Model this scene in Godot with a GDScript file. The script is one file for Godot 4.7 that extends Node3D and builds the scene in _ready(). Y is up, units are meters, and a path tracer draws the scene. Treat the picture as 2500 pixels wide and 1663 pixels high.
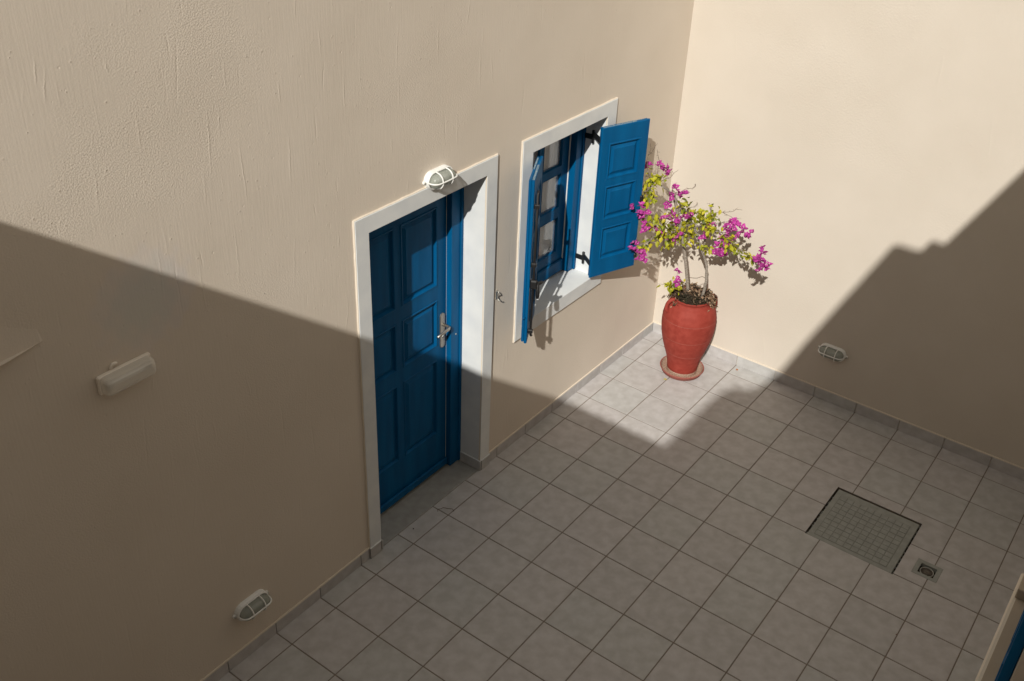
extends Node3D
# A walled courtyard seen from above. x = 0 is the end wall (courtyard at x < 0), z = 0 is the house wall (courtyard at z > 0), y up, metres.

const PITCH := 0.333
const GRID_X := 0.152
const GRID_Z := 0.130
const SUN := Vector3(1.0, -0.766, -0.393)
# the door opening and the window opening in the house wall
const DL := -3.310
const DR := -2.343
const DT := 2.181
const WL := -1.900
const WR := -1.058
const WB := 0.980
const WT := 2.188

var rng := RandomNumberGenerator.new()
var taken := {}
var M := {}


func _ready() -> void:
	rng.seed = 11
	var cam := Camera3D.new()
	cam.name = "camera"
	cam.projection = Camera3D.PROJECTION_FRUSTUM
	cam.near = 0.05
	cam.far = 600.0
	cam.size = 0.67093 * cam.near
	cam.frustum_offset = Vector2(-0.023965, -0.021887) * cam.near
	cam.transform = Transform3D(Basis(Vector3(0.58642635, 0.04969759, 0.80847652), Vector3(0.39856715, 0.8512188, -0.34142464), -Vector3(0.7051584, -0.52245259, -0.4793693)).orthonormalized(), Vector3(-6.5945, 4.5303, 3.2962))
	add_child(cam)

	var env := Environment.new()
	env.background_mode = Environment.BG_SKY
	var sky_mat := ProceduralSkyMaterial.new()
	sky_mat.sky_top_color = Color(0.60, 0.587, 0.56)
	sky_mat.sky_horizon_color = Color(0.86, 0.81, 0.74)
	sky_mat.sky_curve = 0.18
	sky_mat.ground_horizon_color = Color(0.62, 0.58, 0.52)
	sky_mat.ground_bottom_color = Color(0.40, 0.36, 0.31)
	sky_mat.sky_energy_multiplier = 1.0
	var sky := Sky.new()
	sky.sky_material = sky_mat
	env.sky = sky
	env.background_energy_multiplier = 1.27
	env.tonemap_mode = Environment.TONE_MAPPER_LINEAR
	env.tonemap_exposure = 1.0
	env.sdfgi_enabled = true
	env.ssao_enabled = true
	env.ssil_enabled = true
	var we := WorldEnvironment.new()
	we.name = "environment"
	we.environment = env
	add_child(we)

	var sun := DirectionalLight3D.new()
	sun.name = "sun"
	sun.light_energy = 1.35
	sun.light_color = Color(1.0, 0.985, 0.95)
	sun.light_angular_distance = 0.5
	sun.shadow_enabled = true
	add_child(sun)
	sun.look_at_from_position(Vector3(-5, 6, 3), Vector3(-5, 6, 3) + SUN)

	materials()
	setting()
	house()
	other_walls()
	fittings()
	pot_and_plant()
	small_things()


# ------------------------------------------------------------------ helpers

func numbered(called: String) -> String:
	if not taken.has(called):
		taken[called] = 0
		return called
	taken[called] += 1
	return "%s_%03d" % [called, taken[called]]


func lin(r: float, g: float, b: float, a := 1.0) -> Color:
	var c := Color(r, g, b).linear_to_srgb()
	c.a = a
	return c


func thing(called: String, label: String, category: String, at := Vector3.ZERO, group := "") -> Node3D:
	var o := Node3D.new()
	o.name = numbered(called)
	add_child(o)
	o.position = at
	tag(o, label, category, group)
	return o


func tag(o: Node3D, label: String, category: String, group := "", kind := "") -> void:
	if label: o.set_meta("label", label)
	if category: o.set_meta("category", category)
	if group: o.set_meta("group", group)
	if kind: o.set_meta("kind", kind)


func begin() -> SurfaceTool:
	var st := SurfaceTool.new()
	st.begin(Mesh.PRIMITIVE_TRIANGLES)
	st.set_smooth_group(-1)
	return st


func obj(called: String, st: SurfaceTool, m: Material, parent: Node = null) -> MeshInstance3D:
	st.generate_normals()
	var o := MeshInstance3D.new()
	o.mesh = st.commit()
	o.material_override = m
	if parent == null:
		o.name = numbered(called)
		add_child(o)
	else:
		o.name = called
		parent.add_child(o, true)
	return o


func put(called: String, mesh: Mesh, m: Material, parent: Node, t: Transform3D) -> MeshInstance3D:
	var o := MeshInstance3D.new()
	o.name = called
	o.mesh = mesh
	o.material_override = m
	o.transform = t
	parent.add_child(o, true)
	return o


func tri(st: SurfaceTool, a: Vector3, b: Vector3, c: Vector3) -> void:
	st.add_vertex(a); st.add_vertex(c); st.add_vertex(b)


# corners counter-clockwise as seen from outside
func quad(st: SurfaceTool, a: Vector3, b: Vector3, c: Vector3, d: Vector3) -> void:
	tri(st, a, b, c)
	tri(st, a, c, d)


# a box between two corners with chamfered edges
func box(st: SurfaceTool, lo: Vector3, hi: Vector3, c := 0.0, t := Transform3D.IDENTITY) -> void:
	var mid := (lo + hi) / 2.0
	var h := (hi - lo) / 2.0
	if c <= 0.0:
		for ax in 3:
			for s in [-1.0, 1.0]:
				var n := Vector3.ZERO; n[ax] = s
				var u := Vector3.ZERO; u[(ax + 1) % 3] = 1.0
				var v := Vector3.ZERO; v[(ax + 2) % 3] = s
				quad(st, t * (mid + (n - u - v) * h), t * (mid + (n + u - v) * h), t * (mid + (n + u + v) * h), t * (mid + (n - u + v) * h))
		return
	var g := h - Vector3(c, c, c)
	for ax in 3:
		for s in [-1.0, 1.0]:
			var n := Vector3.ZERO; n[ax] = s * h[ax]
			var u := Vector3.ZERO; u[(ax + 1) % 3] = g[(ax + 1) % 3]
			var v := Vector3.ZERO; v[(ax + 2) % 3] = s * g[(ax + 2) % 3]
			quad(st, t * (mid + n - u - v), t * (mid + n + u - v), t * (mid + n + u + v), t * (mid + n - u + v))
	for ax in 3:      # edges along ax
		var b := (ax + 1) % 3
		var d := (ax + 2) % 3
		for s in [-1.0, 1.0]:
			for r in [-1.0, 1.0]:
				var p := Vector3.ZERO; p[b] = s * h[b]; p[d] = r * g[d]
				var q := Vector3.ZERO; q[b] = s * g[b]; q[d] = r * h[d]
				var e := Vector3.ZERO; e[ax] = g[ax]
				if s * r > 0.0:
					quad(st, t * (mid + p - e), t * (mid + p + e), t * (mid + q + e), t * (mid + q - e))
				else:
					quad(st, t * (mid + q - e), t * (mid + q + e), t * (mid + p + e), t * (mid + p - e))
	for sx in [-1.0, 1.0]:
		for sy in [-1.0, 1.0]:
			for sz in [-1.0, 1.0]:
				var k := Vector3(sx, sy, sz)
				var a := mid + Vector3(h.x, g.y, g.z) * k
				var b := mid + Vector3(g.x, h.y, g.z) * k
				var d := mid + Vector3(g.x, g.y, h.z) * k
				if sx * sy * sz > 0.0: tri(st, t * a, t * b, t * d)
				else: tri(st, t * a, t * d, t * b)


func slab(called: String, lo: Vector3, hi: Vector3, m: Material, parent: Node, c := 0.002) -> MeshInstance3D:
	var st := begin()
	box(st, lo, hi, c)
	return obj(called, st, m, parent)


# a round bar through points; radii may be one number or one per point
func tube(st: SurfaceTool, pts: Array, radii: Variant, sides := 8, smooth := true) -> void:
	if smooth: st.set_smooth_group(0)
	var n := pts.size()
	var rings: Array = []
	var side := Vector3.UP
	for i in n:
		var f: Vector3 = (pts[mini(i + 1, n - 1)] - pts[maxi(i - 1, 0)]).normalized()
		if i == 0: side = f.cross(Vector3.UP if absf(f.y) < 0.9 else Vector3.RIGHT).normalized()
		side = (side - f * side.dot(f)).normalized()
		var up := f.cross(side)
		var ring: Array = []
		var r: float = radii[i] if radii is Array else radii
		for k in sides:
			var a := TAU * k / sides
			ring.append(pts[i] + (side * cos(a) + up * sin(a)) * r)
		rings.append(ring)
	for i in n - 1:
		for k in sides:
			var j := (k + 1) % sides
			quad(st, rings[i][k], rings[i][j], rings[i + 1][j], rings[i + 1][k])
	for k in range(1, sides - 1):
		tri(st, rings[0][0], rings[0][k + 1], rings[0][k])
		tri(st, rings[n - 1][0], rings[n - 1][k], rings[n - 1][k + 1])
	st.set_smooth_group(-1)


func curve(pts: Array, steps := 5) -> Array:
	var out: Array = []
	for i in pts.size() - 1:
		var a: Vector3 = pts[maxi(i - 1, 0)]
		var d: Vector3 = pts[mini(i + 2, pts.size() - 1)]
		for k in steps:
			out.append((pts[i] as Vector3).cubic_interpolate(pts[i + 1], a, d, float(k) / steps))
	out.append(pts[-1])
	return out


func lathe(st: SurfaceTool, profile: Array, sides := 64, wobble := 0.0) -> void:
	st.set_smooth_group(0)
	for i in profile.size() - 1:
		for k in sides:
			var q: Array = []
			for w in [[i, k], [i, k + 1], [i + 1, k + 1], [i + 1, k]]:
				var p: Vector2 = profile[w[0]]
				var a: float = TAU * (w[1] % sides) / sides
				var r := p.x * (1.0 + wobble * (sin(a * 2.0 + p.y * 5.0) + 0.6 * sin(a * 3.0 + p.y * 9.0)))
				q.append(Vector3(cos(a) * r, p.y, -sin(a) * r))
			quad(st, q[0], q[1], q[2], q[3])
	st.set_smooth_group(-1)


# loops of equal length joined by quads
func bridge(st: SurfaceTool, loops: Array, cap := true, smooth := true) -> void:
	st.set_smooth_group(0 if smooth else -1)
	for i in loops.size() - 1:
		var n: int = loops[i].size()
		for k in n:
			var j := (k + 1) % n
			quad(st, loops[i][k], loops[i][j], loops[i + 1][j], loops[i + 1][k])
	if cap:
		st.set_smooth_group(-1)
		var l: Array = loops[-1]
		for k in range(1, l.size() - 1): tri(st, l[0], l[k], l[k + 1])
	st.set_smooth_group(-1)


func stadium(hx: float, r: float, z: float, n := 10) -> Array:
	var out: Array = []
	for i in n + 1:
		var a := -PI / 2 + PI * i / n
		out.append(Vector3(hx + cos(a) * r, sin(a) * r, z))
	for i in n + 1:
		var a := PI / 2 + PI * i / n
		out.append(Vector3(-hx + cos(a) * r, sin(a) * r, z))
	return out


# ------------------------------------------------------------------ materials

func noise(seed_value: int, freq: float, oct := 4, kind := FastNoiseLite.TYPE_SIMPLEX_SMOOTH) -> FastNoiseLite:
	var n := FastNoiseLite.new()
	n.seed = seed_value
	n.noise_type = kind
	n.frequency = freq
	n.fractal_octaves = oct
	return n


func grey(n: FastNoiseLite, w: int, h: int, tw: int, th: int) -> PackedByteArray:
	var im := n.get_seamless_image(w, h)
	im.convert(Image.FORMAT_L8)
	if w != tw or h != th: im.resize(tw, th, Image.INTERPOLATE_CUBIC)
	return im.get_data()


# trowelled render: brushed streaks, rough patches, grit and scratches, as a normal map
func render_normals(size: int, streak: float, rough: float, grit: int, scratches: int, bump: float, s0: int) -> ImageTexture:
	var streaks := grey(noise(s0, 0.20, 3), size, size / 16, size, size)
	var fine := grey(noise(s0 + 1, 0.26, 2), size, size, size, size)
	var mask := grey(noise(s0 + 2, 0.010, 3), size / 4, size / 4, size, size)
	var wave := grey(noise(s0 + 3, 0.012, 3), size / 4, size / 4, size, size)
	var h := PackedFloat32Array()
	h.resize(size * size)
	for i in size * size:
		var m := clampf((mask[i] - 110.0) / 70.0, 0.0, 1.0)
		h[i] = (streaks[i] * streak * (1.15 - 0.6 * m) + fine[i] * rough * (0.25 + 1.3 * m) + wave[i] * 0.9) / 255.0
	var r := RandomNumberGenerator.new()
	r.seed = s0
	for g in grit:
		var cx := r.randi_range(6, size - 7)
		var cy := r.randi_range(6, size - 7)
		var rad := r.randf_range(0.8, 1.6)
		var amp := r.randf_range(0.10, 0.42) * (1.0 if r.randf() < 0.72 else -1.0)
		for y in range(cy - 4, cy + 5):
			for x in range(cx - 4, cx + 5):
				h[y * size + x] += amp * exp(-((x - cx) * (x - cx) + (y - cy) * (y - cy)) / (rad * rad))
	for s in scratches:
		var x := r.randf_range(30.0, size - 30.0)
		var y := r.randf_range(10.0, size - 10.0)
		var slope := r.randf_range(-0.32, 0.18) * r.randf()
		var amp := r.randf_range(0.06, 0.32) * (1.0 if r.randf() < 0.6 else -1.0)
		var length := int(r.randf_range(15.0, 130.0))
		for k in length:
			x += slope + r.randf_range(-0.25, 0.25)
			y += 1.0
			if y > size - 5.0 or x < 5.0 or x > size - 5.0: break
			var a := amp * sin(PI * k / length)
			for d in range(-2, 3):
				h[int(y) * size + int(x) + d] += a * exp(-d * d / 1.6)
	var im := Image.create_from_data(size, size, false, Image.FORMAT_RF, h.to_byte_array())
	im.bump_map_to_normal_map(bump)
	return ImageTexture.create_from_image(im)


# soft clouds of tone; lo and hi are multipliers on the base colour
func clouds(size: int, freq: float, lo: Color, hi: Color, s0: int, fine := 0.25, stretch := 1) -> ImageTexture:
	var a := grey(noise(s0, freq, 5), size, size / stretch, size, size)
	var b := grey(noise(s0 + 7, 0.22, 2), size, size, size, size)
	var bytes := PackedByteArray()
	bytes.resize(size * size * 3)
	for i in size * size:
		var t := clampf((a[i] / 255.0 - 0.5) * 1.5 + 0.5 + (b[i] / 255.0 - 0.5) * fine, 0.0, 1.0)
		bytes[i * 3] = int(255.0 * lerpf(lo.r, hi.r, t))
		bytes[i * 3 + 1] = int(255.0 * lerpf(lo.g, hi.g, t))
		bytes[i * 3 + 2] = int(255.0 * lerpf(lo.b, hi.b, t))
	return ImageTexture.create_from_image(Image.create_from_data(size, size, false, Image.FORMAT_RGB8, bytes))


func mat(c: Color, rough := 0.8, spec := 0.5, metal := 0.0) -> StandardMaterial3D:
	var m := StandardMaterial3D.new()
	m.albedo_color = c
	m.roughness = rough
	m.metallic_specular = spec
	m.metallic = metal
	return m


func skin(m: StandardMaterial3D, tex: Texture2D, metres: float, normal: Texture2D = null, normal_metres := 1.0, strength := 1.0) -> StandardMaterial3D:
	m.albedo_texture = tex
	m.uv1_triplanar = true
	m.uv1_world_triplanar = true
	m.uv1_scale = Vector3.ONE / metres
	if normal:
		m.normal_enabled = true
		m.normal_texture = normal
		m.normal_scale = strength
	return m


func materials() -> void:
	var wall_n := render_normals(2048, 0.10, 0.25, 3400, 420, 1.2, 21)
	var wall_c := clouds(1024, 0.006, Color(0.982, 0.98, 0.976), Color(1.0, 1.0, 1.0), 5, 0.3)
	var house_c := wall_c.get_image()
	for y in range(500, 620):
		for x in range(60, 185):
			var d := Vector2((x - 121) / 52.0, (y - 560) / 50.0).length()
			var f := smoothstep(1.0, 0.25, d + 0.12 * sin(x * 0.31) * sin(y * 0.23))
			var c := house_c.get_pixel(x, y)
			house_c.set_pixel(x, y, Color(c.r * lerpf(1.0, 0.955, f), c.g * lerpf(1.0, 0.985, f), minf(1.0, c.b * lerpf(1.0, 1.12, f))))
	var house_tex := ImageTexture.create_from_image(house_c)
	var back_n := render_normals(1024, 0.16, 0.30, 300, 45, 0.8, 61)
	M.house_render = skin(mat(lin(0.698, 0.621, 0.533), 0.92, 0.3), house_tex, 5.2, wall_n, 5.2, 1.0)
	M.end_render = skin(mat(lin(0.624, 0.563, 0.490), 0.92, 0.3), wall_c, 4.1, back_n, 4.1, 0.8)
	M.cream = skin(mat(lin(0.73, 0.655, 0.555), 0.9, 0.3), wall_c, 2.0, back_n, 1.7, 0.8)
	M.white = skin(mat(lin(0.735, 0.75, 0.75), 0.75, 0.35), clouds(512, 0.01, Color(0.95, 0.955, 0.965), Color(1, 1, 1), 15, 0.2), 1.3, back_n, 1.3, 0.5)
	var paint := clouds(512, 0.02, Color(0.86, 0.89, 0.91), Color(1, 1, 1), 33, 0.45, 10)
	M.blue = skin(mat(lin(0.0, 0.098, 0.252), 0.48, 0.27), paint, 0.9, back_n, 0.9, 0.25)
	M.black = mat(lin(0.012, 0.012, 0.013), 0.5)
	M.dark = mat(lin(0.02, 0.02, 0.02), 0.9)
	M.steel = mat(lin(0.42, 0.39, 0.35), 0.38, 0.5, 0.9)
	M.zinc = mat(lin(0.50, 0.50, 0.47), 0.45, 0.5, 0.8)
	M.plastic = mat(lin(0.80, 0.80, 0.78), 0.45)
	M.old_plastic = mat(lin(0.80, 0.73, 0.64), 0.5)
	var grain := clouds(1024, 0.008, Color(0.93, 0.925, 0.918), Color(1, 1, 1), 44, 0.10)
	var tints := [Vector3(0.508, 0.494, 0.490), Vector3(0.516, 0.497, 0.497), Vector3(0.494, 0.490, 0.485), Vector3(0.520, 0.503, 0.501), Vector3(0.500, 0.497, 0.493), Vector3(0.494, 0.480, 0.478)]
	M.tiles = []
	for i in tints.size():
		var c: Vector3 = tints[i]
		var m := skin(mat(lin(c.x, c.y, c.z), 0.5, 0.4), grain, 0.85)
		m.uv1_offset = Vector3(i * 0.37, i * 0.21, i * 0.53)
		M.tiles.append(m)
	M.grout = skin(mat(lin(0.235, 0.20, 0.17), 0.95, 0.2), grain, 0.4)
	M.marble = skin(mat(lin(0.36, 0.355, 0.335), 0.45), grain, 0.7)
	M.cement = skin(mat(lin(0.335, 0.345, 0.325), 0.85, 0.3), clouds(512, 0.015, Color(0.93, 0.93, 0.925), Color(1, 1, 1), 77, 0.5), 0.6)
	M.worn = skin(mat(lin(0.36, 0.40, 0.41), 0.8, 0.3), clouds(256, 0.04, Color(0.35, 0.55, 0.7), Color(1, 1, 1), 71, 0.9), 0.12)
	M.groove = mat(lin(0.235, 0.24, 0.222), 0.95, 0.2)
	M.dirt = mat(lin(0.035, 0.028, 0.02), 0.98, 0.1)
	M.clay = skin(mat(lin(0.335, 0.059, 0.043), 0.66, 0.3), clouds(512, 0.016, Color(0.88, 0.80, 0.78), Color(1, 1, 1), 88, 0.45), 0.5, back_n, 0.4, 0.5)
	M.clay_pale = skin(mat(lin(0.40, 0.125, 0.10), 0.75, 0.3), clouds(512, 0.03, Color(0.8, 0.85, 0.85), Color(1, 1, 1), 89, 0.5), 0.3)
	M.lime = skin(mat(lin(0.50, 0.38, 0.31), 0.9, 0.2), clouds(512, 0.03, Color(0.72, 0.62, 0.56), Color(1, 1, 1), 90, 0.8), 0.2)
	M.soil = mat(lin(0.045, 0.032, 0.022), 1.0, 0.1)
	M.litter = mat(Color.WHITE, 0.9, 0.2)
	M.litter.vertex_color_use_as_albedo = true
	M.bark = skin(mat(lin(0.42, 0.365, 0.31), 0.9, 0.2), clouds(512, 0.03, Color(0.6, 0.6, 0.6), Color(1, 1, 1), 91, 0.6), 0.15)
	M.twig = mat(lin(0.17, 0.13, 0.10), 0.9, 0.2)
	M.stake = skin(mat(lin(0.50, 0.43, 0.36), 0.85, 0.2), clouds(512, 0.03, Color(0.65, 0.65, 0.65), Color(1, 1, 1), 92, 0.4), 0.2)
	M.leaf = mat(Color.WHITE, 0.5, 0.4)
	M.leaf.vertex_color_use_as_albedo = true
	M.leaf.backlight_enabled = true
	M.leaf.backlight = lin(0.16, 0.15, 0.01)
	M.bract = mat(Color.WHITE, 0.7, 0.25)
	M.bract.vertex_color_use_as_albedo = true
	M.bract.backlight_enabled = true
	M.bract.backlight = lin(0.16, 0.012, 0.11)
	M.cloth = mat(lin(0.82, 0.81, 0.78), 0.95, 0.1)
	M.glass = mat(Color(1, 1, 1, 0.12), 0.03)
	M.glass.transparency = BaseMaterial3D.TRANSPARENCY_ALPHA
	M.lamp_glass = mat(Color(0.62, 0.64, 0.60, 0.62), 0.32)
	M.lamp_glass.transparency = BaseMaterial3D.TRANSPARENCY_ALPHA
	M.diffuser = mat(Color(0.95, 0.93, 0.89, 0.50), 0.3)
	M.diffuser.transparency = BaseMaterial3D.TRANSPARENCY_ALPHA
	M.sill = skin(mat(lin(0.44, 0.36, 0.275), 0.9, 0.3), wall_c, 1.1)
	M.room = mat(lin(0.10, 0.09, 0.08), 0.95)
	M.ground = skin(mat(lin(0.26, 0.21, 0.16), 0.95, 0.2), grain, 6.0)
	M.patch = skin(mat(lin(0.53, 0.51, 0.47), 0.92, 0.3), wall_c, 3.0, wall_n, 5.2, 1.0)


# ------------------------------------------------------------------ ground and tiled floor

func setting() -> void:
	var g := begin()
	quad(g, Vector3(-150, -0.32, 150), Vector3(150, -0.32, 150), Vector3(150, -0.32, -150), Vector3(-150, -0.32, -150))
	tag(obj("ground", g, M.ground), "", "", "", "structure")

	var floor_root := Node3D.new()
	floor_root.name = numbered("courtyard_floor")
	add_child(floor_root)
	tag(floor_root, "pale grey ceramic tile floor of the courtyard with dark joints", "floor", "", "structure")
	var holes := [Rect2(-1.494, 2.024, 0.578, 0.584), Rect2(-1.396, 2.691, 0.150, 0.156)]
	var beds := [Rect2(-7.0, 0.0, 7.0, 3.42)]
	for hole: Rect2 in holes:
		var left: Array = []
		for q: Rect2 in beds: left.append_array(minus(q, hole))
		beds = left
	var b := begin()
	for q: Rect2 in beds:
		box(b, Vector3(q.position.x, -0.30, q.position.y), Vector3(q.end.x, -0.0022, q.end.y))
	obj("grout_bed", b, M.grout, floor_root)
	slab("paving_base", Vector3(-7.0, -0.30, 3.4205), Vector3(-5.8, -0.002, 4.30), M.grout, floor_root, 0.0)

	var xs := [0.0]
	var x := -GRID_X
	while x > -7.0:
		xs.append(x)
		x -= PITCH
	xs.append(-7.0)
	var zs := [0.0]
	var z := GRID_Z
	while z < 3.42:
		zs.append(z)
		z += PITCH
	zs.append(3.42)
	var gap := 0.0035
	var shared := {}
	for i in xs.size() - 1:
		for j in zs.size() - 1:
			var g0 := gap if j else 0.0014
			var r := Rect2(xs[i + 1] + gap, zs[j] + g0, xs[i] - xs[i + 1] - 2 * gap, zs[j + 1] - zs[j] - gap - g0)
			var m: Material = M.tiles[rng.randi() % M.tiles.size()]
			var lift := rng.randf_range(-0.0004, 0.0004)
			var cut := [r]
			var whole := true
			for hole: Rect2 in holes:
				if r.intersects(hole):
					whole = false
					var next: Array = []
					for c: Rect2 in cut: next.append_array(minus(c, hole))
					cut = next
			if whole:
				var key := "%.3f %.3f" % [r.size.x, r.size.y]
				if not shared.has(key):
					var st := begin()
					box(st, Vector3(-r.size.x / 2, -0.006, -r.size.y / 2), Vector3(r.size.x / 2, 0.0, r.size.y / 2), 0.0012)
					st.generate_normals()
					shared[key] = st.commit()
				var tilt := Basis.from_euler(Vector3(rng.randf_range(-0.0012, 0.0012), 0, rng.randf_range(-0.0012, 0.0012)))
				put("floor_tile", shared[key], m, floor_root, Transform3D(tilt, Vector3(r.get_center().x, lift, r.get_center().y)))
			elif cut.size():
				var st := begin()
				for c: Rect2 in cut:
					if c.size.x > 0.004 and c.size.y > 0.004:
						box(st, Vector3(c.position.x, -0.006, c.position.y), Vector3(c.end.x, lift, c.end.y))
				obj("floor_tile", st, m, floor_root)


func minus(r: Rect2, h: Rect2) -> Array:
	if not r.intersects(h): return [r]
	var out: Array = []
	var a := maxf(r.position.x, h.position.x)
	var b := minf(r.end.x, h.end.x)
	if a > r.position.x: out.append(Rect2(r.position.x, r.position.y, a - r.position.x, r.size.y))
	if b < r.end.x: out.append(Rect2(b, r.position.y, r.end.x - b, r.size.y))
	if h.position.y > r.position.y: out.append(Rect2(a, r.position.y, b - a, h.position.y - r.position.y))
	if h.end.y < r.end.y: out.append(Rect2(a, h.end.y, b - a, r.end.y - h.end.y))
	return out


# ------------------------------------------------------------------ house wall with door and window

# a frame of boards: a flat leaf lying in the xy plane, front at z = 0, with openings left for its panels
func leaf_frame(st: SurfaceTool, w: float, h: float, th: float, panels: Array, c := 0.003) -> void:
	var xs := [0.0, w]
	var ys := [0.0, h]
	for p: Rect2 in panels:
		for v in [p.position.x, p.end.x]: if not xs.has(v): xs.append(v)
		for v in [p.position.y, p.end.y]: if not ys.has(v): ys.append(v)
	xs.sort()
	ys.sort()
	for i in xs.size() - 1:
		for j in ys.size() - 1:
			var mid := Vector2((xs[i] + xs[i + 1]) / 2, (ys[j] + ys[j + 1]) / 2)
			var open := false
			for p: Rect2 in panels: open = open or p.has_point(mid)
			if open: continue
			var x0: float = xs[i] + (c if i == 0 else 0.0)
			var x1: float = xs[i + 1] - (c if i == xs.size() - 2 else 0.0)
			var y0: float = ys[j] + (c if j == 0 else 0.0)
			var y1: float = ys[j + 1] - (c if j == ys.size() - 2 else 0.0)
			quad(st, Vector3(x0, y0, 0), Vector3(x1, y0, 0), Vector3(x1, y1, 0), Vector3(x0, y1, 0))
			quad(st, Vector3(x1, y0, -th), Vector3(x0, y0, -th), Vector3(x0, y1, -th), Vector3(x1, y1, -th))
	var inner := [Vector3(c, c, 0), Vector3(w - c, c, 0), Vector3(w - c, h - c, 0), Vector3(c, h - c, 0)]
	var outer := [Vector3(0, 0, -c), Vector3(w, 0, -c), Vector3(w, h, -c), Vector3(0, h, -c)]
	var outer2 := [Vector3(0, 0, -th + c), Vector3(w, 0, -th + c), Vector3(w, h, -th + c), Vector3(0, h, -th + c)]
	var inner2 := [Vector3(c, c, -th), Vector3(w - c, c, -th), Vector3(w - c, h - c, -th), Vector3(c, h - c, -th)]
	bridge(st, [inner2, outer2, outer, inner], false, false)
	for p: Rect2 in panels:      # the sides of each opening
		var a := [Vector3(p.position.x, p.position.y, 0), Vector3(p.position.x, p.end.y, 0), Vector3(p.end.x, p.end.y, 0), Vector3(p.end.x, p.position.y, 0)]
		var b: Array = a.map(func(v): return v - Vector3(0, 0, th))
		bridge(st, [b, a], false, false)


func loop(p: Rect2, inset: float, z: float) -> Array:
	var q := p.grow(-inset)
	return [Vector3(q.position.x, q.position.y, z), Vector3(q.end.x, q.position.y, z), Vector3(q.end.x, q.end.y, z), Vector3(q.position.x, q.end.y, z)]


# a raised-and-fielded panel with its moulding
func fielded(st: SurfaceTool, p: Rect2, sign := 1.0, th := 0.0) -> void:
	var steps := [[0.0, 0.0005], [0.004, 0.0045], [0.011, 0.0035], [0.018, -0.012], [0.026, -0.013], [0.044, -0.005], [0.049, -0.0015]]
	var loops: Array = []
	for s in steps:
		var l := loop(p, s[0], s[1] if sign > 0 else -th - s[1])
		if sign < 0: l.reverse()
		loops.append(l)
	bridge(st, loops, true, false)


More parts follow.
